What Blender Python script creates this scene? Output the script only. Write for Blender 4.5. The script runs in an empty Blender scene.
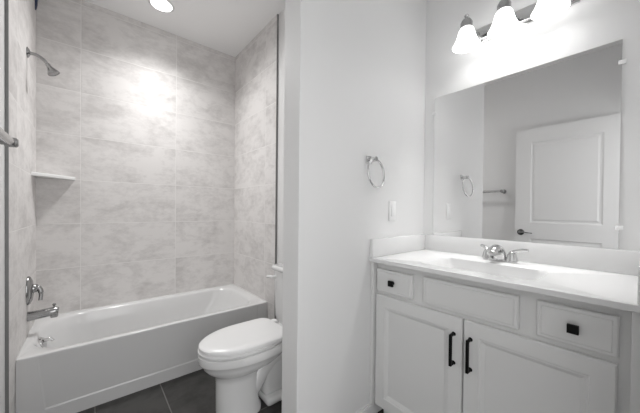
import bpy, bmesh, math
from mathutils import Vector, Matrix

S = bpy.context.scene
COL = S.collection
PI = math.pi

# ---------------------------------------------------------------- camera
CAM = Vector((0, 0, 1.165))
FW = Vector((0.64190526, 0.76672559, -0.00946109))
RT = Vector((0.76678272, -0.64183317, 0.00971859))
UP = Vector((-0.00137905, 0.01349301, 0.99990801))
cd = bpy.data.cameras.new('camera')
cam = bpy.data.objects.new('camera', cd)
COL.objects.link(cam)
M = Matrix((RT, UP, -FW)).transposed().to_4x4()
M.translation = CAM
cam.matrix_world = M
cd.sensor_fit = 'HORIZONTAL'
cd.sensor_width = 36
cd.lens = 275.1095 / 640 * 36
cd.shift_y = 5.9589 / 640
cd.clip_start = 0.01
S.camera = cam

# ---------------------------------------------------------------- world, lights' strengths, exposure
W = bpy.data.worlds.new('world')
S.world = W
W.use_nodes = True
bg = W.node_tree.nodes['Background']
bg.inputs['Color'].default_value = (1.0, 1.0, 1.0, 1)
bg.inputs['Strength'].default_value = 1.38
SHADE_EMIT = 2.6      # glow of each lit glass shade
BULB_W = 9.0          # watts of each vanity bulb
BULB_CONE = 68.0     # its downward beam, degrees
DOWN_W = 32.0         # watts of the recessed ceiling light
DISC_EMIT = 4.0
DOWN_WIDE_W = 27.0    # its spill
DOWN_CONE = 90.0     # beam of the recessed light, degrees
S.view_settings.view_transform = 'Standard'
S.view_settings.look = 'None'
S.view_settings.exposure = 0.70
S.view_settings.gamma = 1.0
S.view_settings.use_curve_mapping = False
S.cycles.use_denoising = True
S.cycles.max_bounces = 12
S.cycles.diffuse_bounces = 8


# ---------------------------------------------------------------- materials
def mat(name, col, rough=0.5, metal=0.0, coat=0.0, emit=0.0, spec=0.5, trans=0.0):
    m = bpy.data.materials.new(name)
    m.use_nodes = True
    b = m.node_tree.nodes['Principled BSDF']
    c = (col, col, col) if isinstance(col, (int, float)) else col
    b.inputs['Base Color'].default_value = (*c, 1)
    b.inputs['Roughness'].default_value = rough
    b.inputs['Metallic'].default_value = metal
    b.inputs['Coat Weight'].default_value = coat
    b.inputs['Specular IOR Level'].default_value = spec
    b.inputs['Transmission Weight'].default_value = trans
    if emit:
        b.inputs['Emission Color'].default_value = (1, 0.995, 0.985, 1)
        b.inputs['Emission Strength'].default_value = emit
    return m


def N(nt, t, **kw):
    n = nt.nodes.new(t)
    for k, v in kw.items():
        if k in n.inputs:
            n.inputs[k].default_value = v
        else:
            setattr(n, k, v)
    return n


def paint(name, col, rough=0.55, bump=0.02, scale=220):
    m = mat(name, col, rough, spec=0.35)
    nt = m.node_tree
    b = nt.nodes['Principled BSDF']
    tc = N(nt, 'ShaderNodeTexCoord')
    no = N(nt, 'ShaderNodeTexNoise', Scale=scale, Detail=2.0)
    nt.links.new(tc.outputs['Object'], no.inputs['Vector'])
    bp = N(nt, 'ShaderNodeBump', Strength=bump, Distance=0.002)
    nt.links.new(no.outputs['Fac'], bp.inputs['Height'])
    nt.links.new(bp.outputs['Normal'], b.inputs['Normal'])
    return m


def tile(name, axes, origin, size, joint, c_lo, c_hi, c_joint, rough, cloud=3.6, jbump=0.5, stretch=(1, 1, 1.7)):
    """stack-bonded tile laid in the plane of two object-space axes"""
    m = mat(name, c_lo, rough)
    nt = m.node_tree
    L = nt.links.new
    b = nt.nodes['Principled BSDF']
    b.inputs['Specular IOR Level'].default_value = 0.3
    tc = N(nt, 'ShaderNodeTexCoord')
    sx = N(nt, 'ShaderNodeSeparateXYZ')
    L(tc.outputs['Object'], sx.inputs[0])

    def mth(op, a, bb=None):
        n = N(nt, 'ShaderNodeMath', operation=op)
        for i, v in enumerate((a, bb)):
            if v is None:
                continue
            if isinstance(v, (int, float)):
                n.inputs[i].default_value = v
            else:
                L(v, n.inputs[i])
        return n.outputs[0]
    masks, cells = [], []
    for k in (0, 1):
        u = mth('DIVIDE', mth('SUBTRACT', sx.outputs[axes[k]], origin[k]), size[k])
        fr = mth('FRACT', u)
        dist = mth('MULTIPLY', mth('MINIMUM', fr, mth('SUBTRACT', 1.0, fr)), size[k])
        mr = N(nt, 'ShaderNodeMapRange')
        L(dist, mr.inputs['Value'])
        mr.inputs['From Min'].default_value = joint * 0.35
        mr.inputs['From Max'].default_value = joint * 0.75
        masks.append(mr.outputs['Result'])
        cells.append(mth('FLOOR', u))
    face = mth('MINIMUM', masks[0], masks[1])       # 1 on the tile, 0 in the joint
    cv = N(nt, 'ShaderNodeCombineXYZ')
    L(mth('MULTIPLY', cells[0], 3.7), cv.inputs[0])
    L(mth('MULTIPLY', cells[1], 5.3), cv.inputs[1])
    va = N(nt, 'ShaderNodeVectorMath', operation='ADD')
    vm = N(nt, 'ShaderNodeVectorMath', operation='MULTIPLY')
    L(tc.outputs['Object'], vm.inputs[0])
    vm.inputs[1].default_value = stretch
    L(vm.outputs[0], va.inputs[0])
    L(cv.outputs[0], va.inputs[1])
    n1 = N(nt, 'ShaderNodeTexNoise', Scale=cloud, Detail=9.0, Roughness=0.62, Distortion=0.5)
    L(va.outputs[0], n1.inputs['Vector'])
    n2 = N(nt, 'ShaderNodeTexNoise', Scale=cloud * 4.5, Detail=7.0, Roughness=0.7)
    L(va.outputs[0], n2.inputs['Vector'])
    f = mth('ADD', mth('MULTIPLY', n1.outputs['Fac'], 0.62), mth('MULTIPLY', n2.outputs['Fac'], 0.38))
    mr = N(nt, 'ShaderNodeMapRange')
    L(f, mr.inputs['Value'])
    mr.inputs['From Min'].default_value = 0.38
    mr.inputs['From Max'].default_value = 0.55
    mx = N(nt, 'ShaderNodeMix', data_type='RGBA')
    L(mr.outputs['Result'], mx.inputs['Factor'])
    mx.inputs['A'].default_value = (*c_lo, 1)
    mx.inputs['B'].default_value = (*c_hi, 1)
    mj = N(nt, 'ShaderNodeMix', data_type='RGBA')
    L(face, mj.inputs['Factor'])
    mj.inputs['A'].default_value = (*c_joint, 1)
    L(mx.outputs['Result'], mj.inputs['B'])
    L(mj.outputs['Result'], b.inputs['Base Color'])
    bp = N(nt, 'ShaderNodeBump', Strength=jbump, Distance=0.002)
    L(face, bp.inputs['Height'])
    L(bp.outputs['Normal'], b.inputs['Normal'])
    return m


TC = ((0.57, 0.550, 0.541), (0.735, 0.716, 0.706), (0.79, 0.775, 0.765))
ZR = 1.045
MT = {
    'paint': paint('wall_paint', (0.77, 0.77, 0.77)),
    'ceil': paint('ceiling_paint', (0.91, 0.91, 0.91)),
    'trimw': paint('white_trim_paint', (0.78, 0.78, 0.78), 0.35, 0.0),
    'cab': paint('cabinet_paint', (0.72, 0.72, 0.715), 0.38, 0.01, 400),
    'door': paint('door_paint', (0.80, 0.80, 0.80), 0.35, 0.0),
    'tile_back': tile('cloudy_grey_tile_back', (0, 2), (-0.052, ZR), (0.656, 0.3312), 0.004, *TC, 0.6),
    'tile_side': tile('cloudy_grey_tile_side', (1, 2), (2.126, ZR), (0.656, 0.3312), 0.004, *TC, 0.6),
    'floor': tile('charcoal_floor_tile', (0, 1), (0.36, 2.10), (0.335, 0.67), 0.005,
                  (0.028, 0.027, 0.026), (0.060, 0.058, 0.056), (0.17, 0.165, 0.16), 0.38, 3.0),
    'acrylic': mat('tub_acrylic', 0.68, 0.16, coat=0.3),
    'porcelain': mat('white_porcelain', 0.78, 0.08, coat=0.4),
    'plastic': mat('white_plastic', 0.82, 0.3),
    'quartz': mat('white_countertop', 0.77, 0.22, coat=0.2),
    'chrome': mat('polished_chrome', 0.66, 0.07, 1.0),
    'nickel': mat('brushed_nickel', 0.36, 0.2, 1.0),
    'steel': mat('brushed_steel_bar', 0.62, 0.2, 1.0),
    'mirror': mat('mirror_silver', 0.86, 0.0, 1.0),
    'edge': mat('mirror_edge', 0.75, 0.2, spec=0.8),
    'black': mat('matte_black_metal', 0.004, 0.5, 0.0, spec=0.15),
    'dark': mat('dark_edge_trim', 0.24, 0.4, 0.4),
    'bronze': mat('dark_bronze', 0.10, 0.3, 0.9),
    'shadow_gap': mat('dark_recess', 0.05, 0.8),
    'clip': mat('clear_plastic', 0.92, 0.15),
    'blue': mat('navy_plastic', (0.030, 0.045, 0.10), 0.4),
    'grey_socket': mat('grey_nickel_socket', 0.45, 0.25, 0.9),
    'opal': mat('lit_opal_glass', 0.85, 0.3, emit=SHADE_EMIT),
    'bulb': mat('lit_bulb', 0.9, 0.3, emit=6),
    'disc': mat('lit_lens', 0.9, 0.4, emit=DISC_EMIT),
}


# ---------------------------------------------------------------- mesh helpers (world coordinates)
def box(bm, lo, hi, bev=0.0, seg=2):
    t = bmesh.new()
    bmesh.ops.create_cube(t, size=1)
    c = [(a + b) / 2 for a, b in zip(lo, hi)]
    d = [abs(b - a) for a, b in zip(lo, hi)]
    for v in t.verts:
        v.co = Vector((c[i] + v.co[i] * d[i] for i in range(3)))
    if bev:
        bmesh.ops.bevel(t, geom=t.edges[:], offset=min(bev, min(d) * 0.45), segments=seg, profile=0.5, affect='EDGES')
    merge(bm, t)
    return bm


def merge(bm, t):
    me = bpy.data.meshes.new('tmp')
    t.to_mesh(me)
    t.free()
    bm.from_mesh(me)
    bpy.data.meshes.remove(me)


def loft(bm, rings, cap0=True, cap1=True, closed=False):
    vs = [[bm.verts.new(p) for p in r] for r in rings]
    n = len(rings[0])
    pairs = list(zip(vs, vs[1:]))
    if closed:
        pairs.append((vs[-1], vs[0]))
    for a, b in pairs:
        for i in range(n):
            j = (i + 1) % n
            bm.faces.new((a[i], a[j], b[j], b[i]))
    if not closed:
        if cap0:
            bm.faces.new(vs[0][::-1])
        if cap1:
            bm.faces.new(vs[-1])
    return bm


def frame(d):
    d = Vector(d).normalized()
    a = Vector((0, 0, 1)) if abs(d.z) < 0.9 else Vector((1, 0, 0))
    u = d.cross(a).normalized()
    return u, d.cross(u).normalized(), d


def lathe(bm, prof, c, ax=(0, 0, 1), n=32, cap=True):
    """prof: list of (radius, height along ax)"""
    u, v, d = frame(ax)
    c = Vector(c)
    rings = [[c + d * h + (u * math.cos(2 * PI * i / n) + v * math.sin(2 * PI * i / n)) * max(r, 1e-4)
              for i in range(n)] for r, h in prof]
    return loft(bm, rings, cap, cap)


def tube(bm, pts, r, n=14, closed=False, flat=None):
    """swept tube; r a number or one radius per point; flat = (sideways, updown) scale"""
    pts = [Vector(p) for p in pts]
    rs = r if isinstance(r, (list, tuple)) else [r] * len(pts)
    rings, u = [], None
    for i, p in enumerate(pts):
        if closed:
            d = pts[(i + 1) % len(pts)] - pts[i - 1]
        else:
            d = pts[min(i + 1, len(pts) - 1)] - pts[max(i - 1, 0)]
        d.normalize()
        if u is None:
            u, v, _ = frame(d)
        else:
            u = (u - d * u.dot(d)).normalized()
        v = d.cross(u).normalized()
        fa, fb = flat or (1, 1)
        rings.append([p + (u * math.cos(2 * PI * k / n) * fa + v * math.sin(2 * PI * k / n) * fb) * rs[i] for k in range(n)])
    return loft(bm, rings, closed=closed)


def spline(ctrl, n=8):
    """Catmull-Rom through control points"""
    c = [Vector(p) for p in ctrl]
    c = [c[0] * 2 - c[1]] + c + [c[-1] * 2 - c[-2]]
    out = []
    for i in range(1, len(c) - 2):
        for k in range(n):
            t = k / n
            a, b, d, e = c[i - 1], c[i], c[i + 1], c[i + 2]
            out.append(0.5 * ((2 * b) + (d - a) * t + (2 * a - 5 * b + 4 * d - e) * t * t + (-a + 3 * b - 3 * d + e) * t ** 3))
    out.append(c[-2])
    return out


def rrect(x0, x1, y0, y1, r, z, n=8):
    """rounded rectangle ring; r one radius or four (x1y1, x0y1, x0y0, x1y0)"""
    rr = r if isinstance(r, (list, tuple)) else [r] * 4
    cs = [(x1, y1, -1, -1, 0), (x0, y1, 1, -1, 1), (x0, y0, 1, 1, 2), (x1, y0, -1, 1, 3)]
    out = []
    for (x, y, sx, sy, q), rad in zip(cs, rr):
        for k in range(n + 1):
            a = PI / 2 * (q + k / n)
            out.append(Vector((x + sx * rad + rad * math.cos(a), y + sy * rad + rad * math.sin(a), z)))
    return out


def obj(name, bm, m, parent=None, smooth=30, kind=None, label=None):
    bmesh.ops.recalc_face_normals(bm, faces=bm.faces[:])
    me = bpy.data.meshes.new(name)
    off = Vector((0, 0, 0))
    q = parent
    while q is not None:
        off += q.location
        q = q.parent
    bmesh.ops.translate(bm, verts=bm.verts[:], vec=-off)
    bm.to_mesh(me)
    bm.free()
    if smooth:
        for p in me.polygons:
            p.use_smooth = True
        me.set_sharp_from_angle(angle=math.radians(smooth))
    me.materials.append(MT[m] if isinstance(m, str) else m)
    o = bpy.data.objects.new(name, me)
    COL.objects.link(o)
    if parent is not None:
        o.parent = parent
    if kind:
        o['kind'] = kind
    if label:
        o['label'] = label
    return o


def struct(name, bm, m, parent=None, smooth=0):
    return obj(name, bm, m, parent, smooth, kind=None if parent else 'structure')


def thing(name, loc, label, cat, group=None, kind=None):
    o = bpy.data.objects.new(name, None)
    o.empty_display_size = 0.1
    COL.objects.link(o)
    o.location = loc
    if kind:
        o['kind'] = kind
    else:
        o['label'] = label
        o['category'] = cat
    if group:
        o['group'] = group
    return o


def B(*a, **k):
    return box(bmesh.new(), *a, **k)


# ---------------------------------------------------------------- the room
XV, YP, XE, YQ = 1.7521, 0.986, 0.7034, 1.1137
XL, XR, YB, ZC = -0.2905, 1.1586, 2.7815, 2.7431
XLW, XRW = XL - 0.011, XR + 0.013
YLT, YRT = 1.918, 1.950
YE = -0.004

struct('floor', B((-0.45, -1.6, -0.08), (1.90, 2.95, 0)), 'floor')
struct('ceiling', B((-0.45, -0.13, ZC), (1.90, 2.95, ZC + 0.1)), 'ceil')
struct('wall_back', B((-0.45, YB, 0), (1.42, YB + 0.14, ZC)), 'tile_back')
struct('wall_left', B((XLW - 0.12, YE - 0.126, 0), (XLW, YB, ZC)), 'paint')
struct('wall_shower_left', B((XLW, YLT, 0), (XL, YB, ZC)), 'tile_side')
struct('wall_right', B((XRW, YQ, 0), (XRW + 0.245, YB, ZC)), 'paint')
struct('wall_shower_right', B((XR, YRT, 0), (XRW, YB, ZC)), 'tile_side')
struct('wall_partition', B((XE, YP, 0), (XV, YQ, ZC), bev=0.004), 'paint')
struct('wall_vanity', B((XV, YE - 0.126, 0), (XV + 0.12, YQ, ZC)), 'paint')
bm = bmesh.new()
box(bm, (0.66, YE - 0.126, 0), (XV, YE, ZC))
box(bm, (XLW, YE - 0.126, 2.09), (0.66, YE, ZC))
box(bm, (XLW, YE - 0.126, 0), (-0.27, YE, 2.09))
struct('wall_entry', bm, 'paint')
struct('trim_1', B((XLW, YLT - 0.004, 0), (XL + 0.001, YLT, ZC)), 'dark')
struct('trim_2', B((XR - 0.001, YRT - 0.006, 0), (XRW, YRT, ZC)), 'dark')


def baseboard(name, lo, hi, face):
    """face: axis index and sign of the exposed side"""
    bm = bmesh.new()
    box(bm, lo, (hi[0], hi[1], 0.078))
    l2, h2 = list(lo), list(hi)
    ax, sg = face
    if sg > 0:
        h2[ax] -= 0.005
    else:
        l2[ax] += 0.005
    l2[2] = 0.078
    h2[2] = 0.090
    box(bm, l2, h2)
    return struct(name, bm, 'trimw')


baseboard('baseboard_partition', (XE, YP - 0.012, 0), (1.226, YP, 0.09), (1, -1))
baseboard('baseboard_left', (XLW, 0.0, 0), (XLW + 0.012, YLT - 0.004, 0.09), (0, 1))
baseboard('baseboard_right', (XRW - 0.012, YQ, 0), (XRW, YRT - 0.006, 0.09), (0, -1))
baseboard('baseboard_end', (XE - 0.012, YP - 0.012, 0), (XE, YQ, 0.09), (0, -1))

# the open door, folded back along the left wall: seen in the mirror
d = thing('door_1', (-0.2275, 0.08, 0.01), '', '', kind='structure')
DX0, DX1, DY0, DY1, DZ0, DZ1 = -0.245, -0.210, 0.145, 0.972, 0.012, 2.072


def panel_door(x0, x1, y0, y1, z0, z1, panels):
    bm = bmesh.new()
    ys, zs = [y0, panels[0][0], panels[0][1], y1], [z0]
    for p in panels:
        zs += [p[2], p[3]]
    zs.append(z1)
    for sgn, xf in ((1, x1), (-1, x0)):
        # stiles and rails at full thickness, panels sunk with a sloped moulding and raised field
        for i in range(3):
            for j in range(len(zs) - 1):
                hole = i == 1 and j % 2 == 1
                a, b, c, e = ys[i], ys[i + 1], zs[j], zs[j + 1]
                if not hole:
                    bm.faces.new([bm.verts.new((xf, *q)) for q in ((a, c), (b, c), (b, e), (a, e))])
                else:
                    prev = None
                    for ins, dep in ((0, 0), (0.012, 0.010), (0.026, 0.010), (0.040, 0.004)):
                        x = xf - sgn * dep
                        ring = [bm.verts.new((x, *q)) for q in ((a + ins, c + ins), (b - ins, c + ins), (b - ins, e - ins), (a + ins, e - ins))]
                        if prev:
                            for k in range(4):
                                bm.faces.new((prev[k], prev[(k + 1) % 4], ring[(k + 1) % 4], ring[k]))
                        prev = ring
                    bm.faces.new(prev)
    for q in (((y0, z0), (y1, z0)), ((y1, z0), (y1, z1)), ((y1, z1), (y0, z1)), ((y0, z1), (y0, z0))):
        bm.faces.new([bm.verts.new(p) for p in ((x0, *q[0]), (x1, *q[0]), (x1, *q[1]), (x0, *q[1]))])
    bmesh.ops.remove_doubles(bm, verts=bm.verts[:], dist=1e-5)
    return bm


struct('door_leaf', panel_door(DX0, DX1, DY0, DY1, DZ0, DZ1,
                               [(0.275, 0.835, 0.20, 0.875), (0.275, 0.835, 1.045, 1.925)]), 'door', d)
for nm, xx, sg in (('lever_handle', DX1, 1), ('lever_handle', DX0, -1)):
    bm = bmesh.new()
    reach = 0.052 if sg > 0 else 0.046
    lathe(bm, [(0.031, 0), (0.031, 0.005), (0.024, 0.011), (0.011, 0.014), (0.011, reach - 0.008), (0.013, reach)],
          (xx, 0.916, 0.94), (sg, 0, 0), 28)
    xx2 = xx + sg * (reach - 0.010)
    tube(bm, spline([(xx2, 0.922, 0.940), (xx2, 0.895, 0.941), (xx2, 0.850, 0.938), (xx2 - sg * 0.004, 0.806, 0.934)], 5),
         [0.010] * 5 + [0.0085] * 6 + [0.0075] * 5, 12, flat=(1, 0.75))
    hl = struct(nm, bm, 'nickel', d, 40)
    bm = bmesh.new()
    lathe(bm, [(0.033, 0.0003), (0.033, 0.006), (0.026, 0.013), (0.014, 0.020)], (xx, 0.916, 0.94), (sg, 0, 0), 28)
    struct('rose', bm, 'bronze', hl, 40)
for hz in (0.25, 1.05, 1.85):
    bm = bmesh.new()
    lathe(bm, [(0.006, -0.045), (0.006, 0.045)], (DX1 + 0.002, DY0 - 0.006, hz), (0, 0, 1), 12)
    struct('hinge', bm, 'bronze', d, 40)

# ---------------------------------------------------------------- bathtub
ZT, YA = 0.3792, 2.069
tub = thing('bathtub', (0.434, 2.425, 0), 'white alcove bathtub with a plain apron, filling the tiled alcove', 'bathtub')
bm = bmesh.new()
g = 0.001
ix = (-0.250, 1.085, 2.116, 2.722)
rings = [
    rrect(XL + g, XR - g, YA, YB - g, 0.006, ZT - 0.0090),
    rrect(XL + g, XR - g, YA, YB - g, 0.006, ZT - 0.006),
    rrect(XL + g, XR - g, YA + 0.002, YB - g, 0.006, ZT - 0.002),
    rrect(XL + g, XR - g, YA + 0.006, YB - g, 0.008, ZT),
    rrect(ix[0] - 0.008, ix[1] + 0.012, ix[2] - 0.010, ix[3] + 0.010, (0.17, 0.25, 0.20, 0.17), ZT),
    rrect(ix[0], ix[1], ix[2], ix[3], (0.16, 0.24, 0.19, 0.16), ZT - 0.006),
    rrect(ix[0] + 0.010, ix[1] - 0.012, ix[2] + 0.006, ix[3] - 0.006, (0.16, 0.24, 0.19, 0.16), ZT - 0.02),
    rrect(ix[0] + 0.045, ix[1] - 0.060, ix[2] + 0.020, ix[3] - 0.020, (0.15, 0.22, 0.18, 0.15), ZT - 0.10),
    rrect(ix[0] + 0.090, ix[1] - 0.160, ix[2] + 0.040, ix[3] - 0.040, (0.14, 0.20, 0.17, 0.14), ZT - 0.22),
    rrect(ix[0] + 0.120, ix[1] - 0.235, ix[2] + 0.070, ix[3] - 0.070, (0.12, 0.17, 0.15, 0.12), ZT - 0.29),
    rrect(ix[0] + 0.160, ix[1] - 0.300, ix[2] + 0.110, ix[3] - 0.110, (0.10, 0.12, 0.12, 0.10), ZT - 0.312),
]
obj('tub_basin', loft(bm, rings, False, True), 'acrylic', tub, 50)
# apron: a skirt with one wide shallow recessed field above a foot rail
bm = bmesh.new()
xa, xb, za, zb = XL + g, XR - g, 0.0, ZT - 0.0091
f0 = [(xa, za), (xb, za), (xb, zb), (xa, zb)]
f1 = [(-0.185, 0.075), (1.06, 0.075), (1.075, zb - 0.002), (-0.215, zb - 0.002)]
f2 = [(-0.178, 0.083), (1.053, 0.083), (1.067, zb - 0.006), (-0.207, zb - 0.006)]
rr = []
for f, y in ((f0, YA + 0.022), (f0, YA), (f1, YA), (f2, YA + 0.004)):
    rr.append([Vector((x, YA + (y - YA) * (0.05 if y > YA and f is f2 and z > 0.2 else 1), z)) for x, z in f])
obj('apron', loft(bm, rr, False, True), 'acrylic', tub, 15)
bm = bmesh.new()
lathe(bm, [(0.036, -0.002), (0.036, 0.005), (0.032, 0.011), (0.014, 0.015)], (-0.224, 2.38, 0.330), (1, -0.15, 0.42), 28)
tube(bm, [(-0.212, 2.378, 0.345), (-0.184, 2.375, 0.348), (-0.172, 2.374, 0.334)], [0.011, 0.009, 0.008], 12)
obj('overflow_plate', bm, 'chrome', tub, 40)
bm = bmesh.new()
lathe(bm, [(0.036, 0), (0.034, 0.004), (0.020, 0.006), (0.020, 0.014), (0.016, 0.018)], (0.02, 2.425, ZT - 0.313), (0, 0, 1), 28)
obj('drain', bm, 'chrome', tub, 40)

# ---------------------------------------------------------------- tub and shower fittings on the left tile
sh = thing('shower_fitting', (XL, 2.41, 2.095), 'chrome shower head on a bent arm high on the left tiled wall', 'shower head')
bm = bmesh.new()
lathe(bm, [(0.031, 0.0005), (0.030, 0.005), (0.020, 0.011), (0.012, 0.014)], (XL, 2.41, 2.095), (1, 0, 0), 28)
obj('flange', bm, 'nickel', sh, 40)
bm = bmesh.new()
tube(bm, spline([(XL + 0.006, 2.41, 2.095), (-0.250, 2.41, 2.092), (-0.220, 2.41, 2.075), (-0.200, 2.41, 2.048)], 6), 0.0095, 14)
obj('shower_arm', bm, 'nickel', sh, 60)
bm = bmesh.new()
ax = Vector((0.50, -0.05, -0.86)).normalized()
lathe(bm, [(0.010, -0.004), (0.013, 0.003), (0.013, 0.012), (0.016, 0.022), (0.023, 0.036), (0.030, 0.050), (0.032, 0.055), (0.031, 0.059), (0.027, 0.060), (0.026, 0.058)],
      (-0.202, 2.41, 2.052), ax, 32)
hd = obj('spray_head', bm, 'nickel', sh, 35)

va = thing('shower_valve', (XL, 2.42, 0.655), 'chrome tub valve with oval plate and lever handle above the tub spout', 'valve')
bm = bmesh.new()
rings = []
for k, (s, x) in enumerate(((1, 0.0005), (1, 0.006), (0.92, 0.014), (0.70, 0.022), (0.45, 0.026))):
    rings.append([Vector((XL + x, 2.42 + 0.062 * s * math.cos(2 * PI * i / 40), 0.655 + 0.088 * s * math.sin(2 * PI * i / 40))) for i in range(40)])
obj('escutcheon', loft(bm, rings), 'nickel', va, 40)
bm = bmesh.new()
lathe(bm, [(0.028, 0.012), (0.027, 0.030), (0.024, 0.042), (0.014, 0.050)], (XL, 2.42, 0.665), (1, 0, 0), 24)
tube(bm, spline([(XL + 0.034, 2.42, 0.668), (XL + 0.052, 2.415, 0.662), (XL + 0.060, 2.41, 0.632), (XL + 0.058, 2.405, 0.590)], 6),
     [0.016] * 6 + [0.013] * 6 + [0.010] * 7, 14)
obj('lever', bm, 'nickel', va, 50)

sp = thing('tub_spout', (XL, 2.42, 0.50), 'chrome tub spout with a diverter knob over the bathtub end', 'tub spout')
bm = bmesh.new()
pts = [(XL + 0.0005, 2.42, 0.497), (XL + 0.05, 2.42, 0.499), (XL + 0.095, 2.42, 0.503), (XL + 0.125, 2.42, 0.505), (XL + 0.138, 2.42, 0.502)]
tube(bm, pts, [0.029, 0.027, 0.0265, 0.027, 0.022], 20)
box(bm, (XL + 0.10, 2.402, 0.466), (XL + 0.137, 2.438, 0.502), 0.008, 3)
obj('spout_body', bm, 'nickel', sp, 40)
bm = bmesh.new()
lathe(bm, [(0.005, 0), (0.005, 0.014), (0.009, 0.017), (0.009, 0.025), (0.006, 0.028)], (XL + 0.118, 2.42, 0.526), (0, 0, 1), 16)
obj('diverter_knob', bm, 'nickel', sp, 40)

# corner shelf, a thin tile quarter let into the corner
shelf = bmesh.new()
z0, z1 = 1.370, 1.393
edge = []
for k in range(9):
    t = k / 8
    p = Vector((-0.084, YB - 0.0005)).lerp(Vector((XL + 0.0005, 2.556)), t)
    nrm = Vector((0.75, -0.68)).normalized()
    edge.append(p + nrm * 0.010 * math.sin(PI * t))
base = [Vector((XL + 0.0005, YB - 0.0005))]
rings = []
for ins, z in ((0.004, z0), (0, z0 + 0.004), (0, z1 - 0.004), (0.004, z1)):
    rings.append([Vector((p.x, p.y, z)) for p in base] + [Vector((p.x - ins * 0.7 * (0 < i < 8), p.y + ins * 0.7 * (0 < i < 8), z)) for i, p in enumerate(edge)])
o = obj('corner_shelf', loft(shelf, rings), 'porcelain', None, 25)
o['label'] = 'small white triangular shelf in the tiled corner above the tub'
o['category'] = 'shelf'

# small items up in the corner
bm = bmesh.new()
rings = [[Vector((XL + x, 2.722 + s * w, z)) for x, s in ((0.0008, -1), (0.012 * w / 0.014 + 0.002, -1), (0.012 * w / 0.014 + 0.002, 1), (0.0008, 1))]
         for w, z in ((0.003, 2.520), (0.008, 2.532), (0.012, 2.56), (0.014, 2.60), (0.014, 2.665))]
o = obj('wall_clip', loft(bm, rings), 'blue', None, 25)
o['label'] = 'navy blue tapered clip hanging in the top corner above the shower head'
o['category'] = 'clip'
bm = bmesh.new()
lathe(bm, [(0.010, 0.0005), (0.010, 0.006), (0.006, 0.010), (0.006, 0.022), (0.011, 0.026), (0.010, 0.034)], (-0.246, YB, 2.652), (0, -1, 0), 20)
o = obj('black_stud', bm, 'black', None, 40)
o['label'] = 'tiny black stud on the back tile right of the navy clip'
o['category'] = 'stud'

# ---------------------------------------------------------------- recessed ceiling light
rl = thing('recessed_light', (0.424, 2.440, ZC), 'round lit recessed light in the ceiling over the bathtub', 'ceiling light')
bm = bmesh.new()
lathe(bm, [(0.072, -0.0005), (0.090, -0.0005), (0.090, -0.003), (0.080, -0.008), (0.072, -0.006)], (0.424, 2.440, ZC), (0, 0, 1), 48, cap=False)
obj('trim_ring', bm, 'trimw', rl, 40)
bm = bmesh.new()
lathe(bm, [(0.072, -0.001), (0.072, -0.0055), (0.04, -0.007)], (0.424, 2.440, ZC), (0, 0, 1), 48)
obj('lens', bm, 'disc', rl, 40, label='glowing white lens')
for nm, cone, watts, tilt in (('recessed_lamp', DOWN_CONE, DOWN_W, 8), ('recessed_spill', 155.0, DOWN_WIDE_W, 15)):
    ld = bpy.data.lights.new(nm, 'SPOT')
    ld.spot_size = math.radians(cone)
    ld.spot_blend = 1.0
    ld.shadow_soft_size = 0.05
    ld.energy = watts
    ld.color = (1, 0.995, 0.985)
    lo = bpy.data.objects.new(nm, ld)
    COL.objects.link(lo)
    lo.location = (0, 0, -0.060)
    lo.rotation_euler = (-math.radians(tilt), 0, 0)
    lo.parent = rl

# ---------------------------------------------------------------- toilet
TY = 1.515
to = thing('toilet', (0.80, TY, 0), 'white two-piece toilet with closed lid between tub and partition', 'toilet')


def egg(xf, xb, hw, z, n=48, back=2.6):
    """toilet outline: round in front (small x), squarer at the back"""
    xm = xf + (xb - xf) * 0.52
    out = []
    for i in range(n):
        a = 2 * PI * i / n
        c, s = math.cos(a), math.sin(a)
        if c < 0:
            x = xm + (xm - xf) * c
            y = hw * s
        else:
            x = xm + (xb - xm) * abs(c) ** (2 / back)
            y = hw * math.copysign(abs(s) ** (2 / back), s)
        out.append(Vector((x, TY + y, z)))
    return out


rings = [egg(0.540, 0.79, 0.104, 0.0), egg(0.538, 0.79, 0.104, 0.02), egg(0.537, 0.775, 0.098, 0.05), egg(0.536, 0.765, 0.095, 0.14),
         egg(0.535, 0.765, 0.096, 0.21), egg(0.528, 0.78, 0.101, 0.244), egg(0.510, 0.81, 0.122, 0.262), egg(0.482, 0.88, 0.146, 0.284), egg(0.464, 0.93, 0.159, 0.308),
         egg(0.456, 0.95, 0.165, 0.328), egg(0.444, 0.96, 0.173, 0.336), egg(0.442, 0.96, 0.175, 0.342), egg(0.442, 0.96, 0.175, 0.376), egg(0.450, 0.955, 0.168, 0.382)]
bm = loft(bmesh.new(), rings)
obj('bowl', bm, 'porcelain', to, 50)
bm = bmesh.new()
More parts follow.
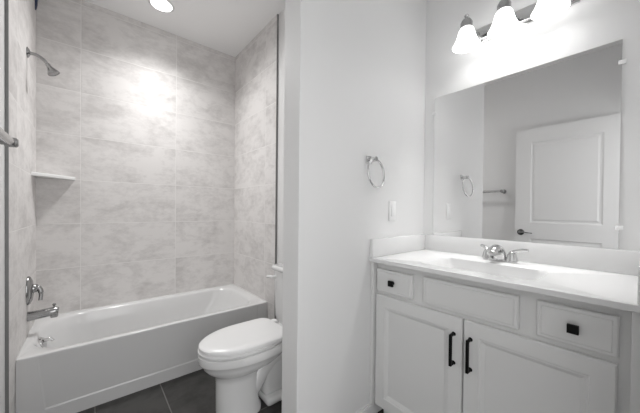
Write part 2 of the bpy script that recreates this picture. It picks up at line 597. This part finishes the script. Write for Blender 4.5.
# rear foot and the trap sculpted into its side
box(bm, (0.80, TY - 0.105, 0.0), (1.06, TY + 0.105, 0.05), 0.02, 3)
box(bm, (0.80, TY - 0.07, 0.04), (1.07, TY + 0.07, 0.36), 0.03, 3)
tube(bm, spline([(0.70, TY, 0.08), (0.80, TY, 0.20), (0.90, TY, 0.26), (0.985, TY, 0.20), (1.02, TY, 0.02)], 7),
     [0.074] * 29, 20)
box(bm, (0.86, TY - 0.13, 0.335), (1.14, TY + 0.13, 0.385), 0.02, 3)
obj('trap', bm, 'porcelain', to, 50)
rings = [egg(0.447, 0.925, 0.170, 0.3835), egg(0.442, 0.928, 0.175, 0.388), egg(0.442, 0.928, 0.175, 0.399), egg(0.447, 0.925, 0.170, 0.403)]
obj('seat', loft(bmesh.new(), rings), 'plastic', to, 50)
rings = [egg(0.455, 0.925, 0.162, 0.403, back=7), egg(0.455, 0.925, 0.162, 0.409, back=7), egg(0.446, 0.929, 0.171, 0.412, back=7), egg(0.446, 0.929, 0.171, 0.424, back=7), egg(0.455, 0.925, 0.164, 0.431, back=7),
         egg(0.50, 0.90, 0.13, 0.4345, back=7), egg(0.58, 0.86, 0.07, 0.436, back=7)]
obj('lid', loft(bmesh.new(), rings), 'plastic', to, 50)
for s in (-1, 1):
    bm = box(bmesh.new(), (0.915, TY + s * 0.075 - 0.022, 0.3855), (0.962, TY + s * 0.075 + 0.022, 0.432), 0.01, 3)
    obj('hinge_cap', bm, 'plastic', to, 50)
bm = bmesh.new()
rings = [rrect(1.000, 1.152, TY - 0.150, TY + 0.150, 0.03, 0.386, 6), rrect(0.992, 1.154, TY - 0.165, TY + 0.165, 0.03, 0.43, 6),
         rrect(0.984, 1.156, TY - 0.176, TY + 0.176, 0.03, 0.745, 6)]
obj('tank', loft(bm, rings), 'porcelain', to, 50)
bm = bmesh.new()
rings = [rrect(0.978, 1.156, TY - 0.182, TY + 0.182, 0.030, 0.7455, 6), rrect(0.972, 1.157, TY - 0.188, TY + 0.188, 0.032, 0.751, 6),
         rrect(0.972, 1.157, TY - 0.188, TY + 0.188, 0.032, 0.768, 6), rrect(0.980, 1.152, TY - 0.180, TY + 0.180, 0.030, 0.776, 6)]
obj('tank_lid', loft(bm, rings), 'porcelain', to, 50)
bm = bmesh.new()
lathe(bm, [(0.012, 0), (0.012, 0.012), (0.009, 0.020)], (0.985, TY + 0.135, 0.700), (-1, 0, 0), 18)
tube(bm, spline([(0.968, TY + 0.130, 0.700), (0.964, TY + 0.165, 0.699), (0.960, TY + 0.200, 0.692)], 5), 0.0105, 12)
obj('flush_lever', bm, 'plastic', to, 50)

# ---------------------------------------------------------------- vanity cabinet
XD, XF = 1.208, 1.230          # door fronts, face frame
ZK = 0.9054
cb = thing('vanity_cabinet', (1.48, 0.50, 0), 'light grey vanity cabinet with two doors and three drawer fronts under the white top', 'vanity cabinet')
bm = bmesh.new()
box(bm, (XF, 0.028, 0.09), (XV - 0.002, 0.964, 0.768))
obj('carcass', bm, 'cab', cb, 0)
obj('face_rail', B((XF, 0.028, 0.7682), (XF + 0.018, 0.964, ZK - 0.0235)), 'cab', cb, 0)
for a, b in ((0.028, 0.046), (0.946, 0.964)):
    obj('side_panel', B((XF + 0.0182, a, 0.7682), (XV - 0.002, b, ZK - 0.0235)), 'cab', cb, 0)
bm = bmesh.new()
box(bm, (XF + 0.07, 0.028, 0.0), (XF + 0.088, 0.964, 0.0895))
box(bm, (XF + 0.088, 0.028, 0.0), (XV - 0.02, 0.046, 0.0895))
box(bm, (XF + 0.088, 0.946, 0.0), (XV - 0.02, 0.964, 0.0895))
obj('toe_kick', bm, 'cab', cb, 0)
for a, b in ((0.9660, YP - 0.0005), (YE + 0.0005, 0.0275)):
    obj('filler_strip', B((XD - 0.012, a, 0.09), (XF + 0.013, b, ZK - 0.0235), 0.003), 'cab', cb, 20)


def slab_front(y0, y1, z0, z1):
    """drawer front: bevelled rim stepping up to a flat raised field"""
    prof = ((0, XF), (0, XD + 0.006), (0.004, XD + 0.003), (0.012, XD + 0.003), (0.015, XD))
    rings = [[Vector((x, *q)) for q in ((y0 + i, z0 + i), (y1 - i, z0 + i), (y1 - i, z1 - i), (y0 + i, z1 - i))] for i, x in prof]
    return loft(bmesh.new(), rings)


def door_front(y0, y1, z0, z1):
    """framed door with a sloped moulding and a flat sunk panel"""
    prof = ((0, XF), (0, XD + 0.004), (0.004, XD), (0.058, XD), (0.062, XD + 0.003), (0.066, XD + 0.003), (0.080, XD + 0.011))
    rings = [[Vector((x, *q)) for q in ((y0 + i, z0 + i), (y1 - i, z0 + i), (y1 - i, z1 - i), (y0 + i, z1 - i))] for i, x in prof]
    return loft(bmesh.new(), rings)


def knob(y, z, parent):
    bm = bmesh.new()
    lathe(bm, [(0.009, 0), (0.006, 0.003), (0.006, 0.016)], (XD, y, z), (-1, 0, 0), 16)
    box(bm, (XD - 0.027, y - 0.0145, z - 0.0145), (XD - 0.015, y + 0.0145, z + 0.0145), 0.0015)
    obj('knob', bm, 'black', parent, 30, label='square black knob')


DRW = ((0.738, 0.956, 0.728, 0.848), (0.052, 0.250, 0.728, 0.853))
for y0, y1, z0, z1 in DRW:
    dr = obj('drawer', slab_front(y0, y1, z0, z1), 'cab', cb, 0)
    knob((y0 + y1) / 2, (z0 + z1) / 2, dr)
obj('false_drawer_front', slab_front(0.303, 0.682, 0.728, 0.853), 'cab', cb, 0, label='wide blank drawer front below the sink')
for y0, y1, hy in ((0.500, 0.958, 0.534), (0.054, 0.493, 0.466)):
    dd = obj('door', door_front(y0, y1, 0.098, 0.708), 'cab', cb, 0)
    bm = bmesh.new()
    za, zb = 0.505, 0.640
    box(bm, (XD - 0.035, hy - 0.0058, za), (XD - 0.024, hy + 0.0058, zb), 0.002)
    for zz in (za + 0.005, zb - 0.005):
        box(bm, (XD - 0.026, hy - 0.005, zz - 0.005), (XD, hy + 0.005, zz + 0.005), 0.0015)
        lathe(bm, [(0.009, 0), (0.007, 0.004)], (XD, hy, zz), (-1, 0, 0), 16)
    obj('handle', bm, 'black', dd, 30, label='black bar handle')

# ---------------------------------------------------------------- vanity top with moulded sink
vt = thing('countertop', (1.48, 0.50, ZK), 'white vanity countertop with moulded rectangular sink and splash ledges', 'countertop')
bm = bmesh.new()
X0, X1, Y0, Y1 = 1.181, XV - 0.001, YE + 0.001, YP - 0.001
sk = (1.272, 1.552, 0.272, 0.752)
n = 8
rings = [
    rrect(X0 + 0.002, X1, Y0, Y1, 0.003, ZK - 0.022, n), rrect(X0, X1, Y0, Y1, 0.003, ZK - 0.020, n), rrect(X0, X1, Y0, Y1, 0.003, ZK - 0.002, n),
    rrect(X0 + 0.002, X1, Y0, Y1, 0.003, ZK, n),
    rrect(sk[0] - 0.004, sk[1] + 0.004, sk[2] - 0.004, sk[3] + 0.004, 0.060, ZK, n),
    rrect(sk[0], sk[1], sk[2], sk[3], 0.056, ZK - 0.003, n),
    rrect(sk[0] + 0.004, sk[1] - 0.001, sk[2] + 0.006, sk[3] - 0.006, 0.054, ZK - 0.015, n),
    rrect(sk[0] + 0.014, sk[1] - 0.004, sk[2] + 0.030, sk[3] - 0.030, 0.055, ZK - 0.085, n),
    rrect(sk[0] + 0.032, sk[1] - 0.028, sk[2] + 0.055, sk[3] - 0.055, 0.055, ZK - 0.120, n),
    rrect(sk[0] + 0.075, sk[1] - 0.070, sk[2] + 0.120, sk[3] - 0.120, 0.045, ZK - 0.133, n),
]
obj('top_slab', loft(bm, rings, False, True), 'quartz', vt, 40)
obj('backsplash', B((XV - 0.021, Y0 + 0.0202, ZK + 0.0002), (X1, Y1 - 0.0202, 1.007), 0.003), 'quartz', vt, 30)
obj('side_splash', B((X0 + 0.004, Y1 - 0.020, ZK + 0.0002), (X1, Y1, 1.007), 0.003), 'quartz', vt, 30)
obj('side_splash', B((X0 + 0.004, Y0, ZK + 0.0002), (X1, Y0 + 0.020, 1.007), 0.003), 'quartz', vt, 30)
bm = bmesh.new()
lathe(bm, [(0.024, 0.0), (0.022, 0.003), (0.014, 0.004), (0.013, 0.010), (0.006, 0.012)], (1.420, 0.512, ZK - 0.133), (0, 0, 1), 24)
obj('drain', bm, 'chrome', vt, 40)

# ---------------------------------------------------------------- faucet
FX, FY = 1.650, 0.500
fa = thing('faucet', (FX, FY, ZK), 'chrome two-handle faucet behind the sink', 'faucet')
bm = bmesh.new()
rings = [rrect(FX - 0.026 + i, FX + 0.026 - i, FY - 0.078 + i, FY + 0.078 - i, 0.025 - i, ZK + z, 8) for i, z in ((0, 0.0003), (0, 0.008), (0.004, 0.012))]
obj('base_plate', loft(bm, rings), 'chrome', fa, 40)
bm = bmesh.new()
pts = spline([(FX, FY, ZK + 0.010), (FX - 0.004, FY, ZK + 0.045), (FX - 0.028, FY, ZK + 0.068), (FX - 0.068, FY, ZK + 0.072), (FX - 0.104, FY, ZK + 0.054), (FX - 0.111, FY, ZK + 0.045)], 6)
k = len(pts) - 1
tube(bm, pts, [0.024 - 0.007 * min(1, i / k * 1.3) for i in range(k + 1)], 20, flat=(1.35, 0.95))
obj('spout', bm, 'chrome', fa, 60)
for s in (-1, 1):
    hy = FY + s * 0.056
    bm = bmesh.new()
    lathe(bm, [(0.028, 0.010), (0.026, 0.016), (0.021, 0.034), (0.019, 0.044), (0.015, 0.052), (0.006, 0.058)], (FX, hy, ZK), (0, 0, 1), 24)
    # the far lever is turned back towards the wall, the near one points sideways
    dx, dy = (0.42, 0.60) if s > 0 else (-0.16, -1.0)
    tube(bm, spline([(FX, hy, ZK + 0.052), (FX + dx * 0.022, hy + dy * 0.022, ZK + 0.062), (FX + dx * 0.048, hy + dy * 0.048, ZK + 0.069), (FX + dx * 0.070, hy + dy * 0.070, ZK + 0.071)], 5),
         [0.0095] * 6 + [0.0085] * 5 + [0.0075] * 5, 12)
    obj('handle', bm, 'chrome', fa, 50)

# ---------------------------------------------------------------- mirror
mi = thing('wall_mirror', (XV, 0.5, 1.01), 'large frameless rectangular mirror on the wall above the vanity top', 'mirror')
mirror = B((XV - 0.0065, 0.082, 1.0085), (XV - 0.0005, 0.917, 1.908))
mo = obj('mirror_glass', mirror, 'mirror', mi, 0)
mo.data.materials.append(MT['edge'])
for p in mo.data.polygons:
    if p.normal.x > -0.9:
        p.material_index = 1
for y, z in ((0.082, 1.81), (0.082, 1.10), (0.917, 1.81)):
    s = 1 if y > 0.5 else -1
    bm = bmesh.new()
    box(bm, (XV - 0.011, y - 0.010 if s > 0 else y - 0.014, z - 0.009), (XV - 0.0068, y + 0.014 if s > 0 else y + 0.010, z + 0.009), 0.0015)
    box(bm, (XV - 0.010, min(y + s * 0.001, y + s * 0.014), z - 0.009), (XV - 0.0004, max(y + s * 0.001, y + s * 0.014), z + 0.009), 0.0015)
    obj('mirror_clip', bm, 'clip', mi, 30, label='small clear plastic clip')

# ---------------------------------------------------------------- vanity light bar
vl = thing('vanity_light', (XV, 0.485, 2.185), 'chrome three-lamp bath light bar with lit bell glass shades above the mirror', 'wall light')
bm = bmesh.new()
box(bm, (XV - 0.012, 0.217, 2.143), (XV - 0.0004, 0.753, 2.232), 0.003)
box(bm, (XV - 0.022, 0.222, 2.158), (XV - 0.010, 0.748, 2.218), 0.005, 3)
obj('back_plate', bm, 'chrome', vl, 30)
SX = 1.60
for i, y in enumerate((0.662, 0.482, 0.300)):
    bm = bmesh.new()
    lathe(bm, [(0.022, 0), (0.020, 0.005), (0.010, 0.008)], (XV - 0.022, y, 2.190), (-1, 0, 0), 20)
    tube(bm, spline([(XV - 0.024, y, 2.190), (XV - 0.070, y, 2.196), (SX + 0.040, y, 2.222), (SX, y, 2.236)], 5), 0.008, 12)
    lathe(bm, [(0.024, -0.046), (0.030, -0.044), (0.030, -0.014), (0.022, 0.002), (0.010, 0.008), (0.008, 0.018), (0.012, 0.024), (0.008, 0.032), (0.002, 0.036)],
          (SX, y, 2.222), (0, 0, 1), 24)
    ar = obj('lamp_arm', bm, 'grey_socket', vl, 40)
    bm = bmesh.new()
    outer = [(0.022, 2.180), (0.031, 2.176), (0.038, 2.164), (0.043, 2.145), (0.050, 2.120), (0.060, 2.097), (0.070, 2.080)]
    prof = outer + [(0.068, 2.0795)] + [(r - 0.003, z) for r, z in outer[::-1]]
    lathe(bm, prof, (SX, y, 0), (0, 0, 1), 40, cap=False)
    obj('glass_shade', bm, 'opal', vl, 50, label='lit white bell glass shade')
    bm = bmesh.new()
    lathe(bm, [(0.012, 2.176), (0.016, 2.165), (0.026, 2.140), (0.029, 2.122), (0.025, 2.104), (0.012, 2.092), (0.002, 2.090)], (SX, y, 0), (0, 0, 1), 24)
    obj('bulb', bm, 'bulb', vl, 50)
    ld = bpy.data.lights.new('vanity_lamp', 'SPOT')
    ld.spot_size = math.radians(BULB_CONE)
    ld.spot_blend = 0.8
    ld.energy = BULB_W
    ld.shadow_soft_size = 0.025
    ld.color = (1, 0.995, 0.985)
    lo = bpy.data.objects.new('vanity_lamp', ld)
    COL.objects.link(lo)
    lo.parent = vl
    lo.location = Vector((SX, y, 2.085)) - vl.location

# ---------------------------------------------------------------- wall fittings
tr = thing('towel_ring', (1.165, YP, 1.425), 'chrome towel ring on the white partition wall left of the switch', 'towel ring')
bm = bmesh.new()
box(bm, (1.143, YP - 0.010, 1.420), (1.183, YP - 0.0004, 1.460), 0.003)
tube(bm, [(1.163, YP - 0.008, 1.440), (1.163, YP - 0.048, 1.438)], 0.0095, 14)
lathe(bm, [(0.013, -0.012), (0.013, 0.010)], (1.163, YP - 0.046, 1.438), (0, 1, 0), 18)
obj('mounting_post', bm, 'chrome', tr, 40)
bm = bmesh.new()
RR, TW = 0.076, math.radians(6)
tube(bm, [(1.168 + RR * math.sin(2 * PI * k / 48) * math.cos(TW), YP - 0.046 + RR * math.sin(2 * PI * k / 48) * math.sin(TW) - 0.008 * (1 - math.cos(2 * PI * k / 48)),
           1.440 - RR + RR * math.cos(2 * PI * k / 48) - 0.002) for k in range(48)],
     0.0058, 12, closed=True)
obj('ring', bm, 'chrome', tr, 60)

ls = thing('light_switch', (1.386, YP, 1.162), 'white rocker light switch on the partition wall beside the vanity', 'light switch')
obj('wall_plate', B((1.352, YP - 0.006, 1.104), (1.420, YP - 0.0004, 1.221), 0.003), 'plastic', ls, 30)
bm = box(bmesh.new(), (1.370, YP - 0.010, 1.130), (1.402, YP - 0.0062, 1.195), 0.002)
for v in bm.verts:
    if v.co.y < YP - 0.008:
        v.co.y += 0.0010 * (v.co.z - 1.1625) / 0.0325
obj('rocker', bm, 'plastic', ls, 30)

tb = thing('towel_bar', (XLW, 1.355, 1.406), 'brushed metal towel bar on the left wall next to the tile edge', 'towel bar')
for y in (1.11, 1.530):
    bm = bmesh.new()
    lathe(bm, [(0.024, 0.0004), (0.024, 0.006), (0.016, 0.012), (0.012, 0.020), (0.012, 0.060), (0.018, 0.060), (0.018, 0.090), (0.012, 0.095)], (XLW, y, 1.406), (1, 0, 0), 22)
    obj('bracket', bm, 'nickel', tb, 40)
bm = bmesh.new()
tube(bm, [(XLW + 0.076, 1.098, 1.406), (XLW + 0.076, 1.540, 1.406)], 0.0135, 16)
obj('bar', bm, 'steel', tb, 60)
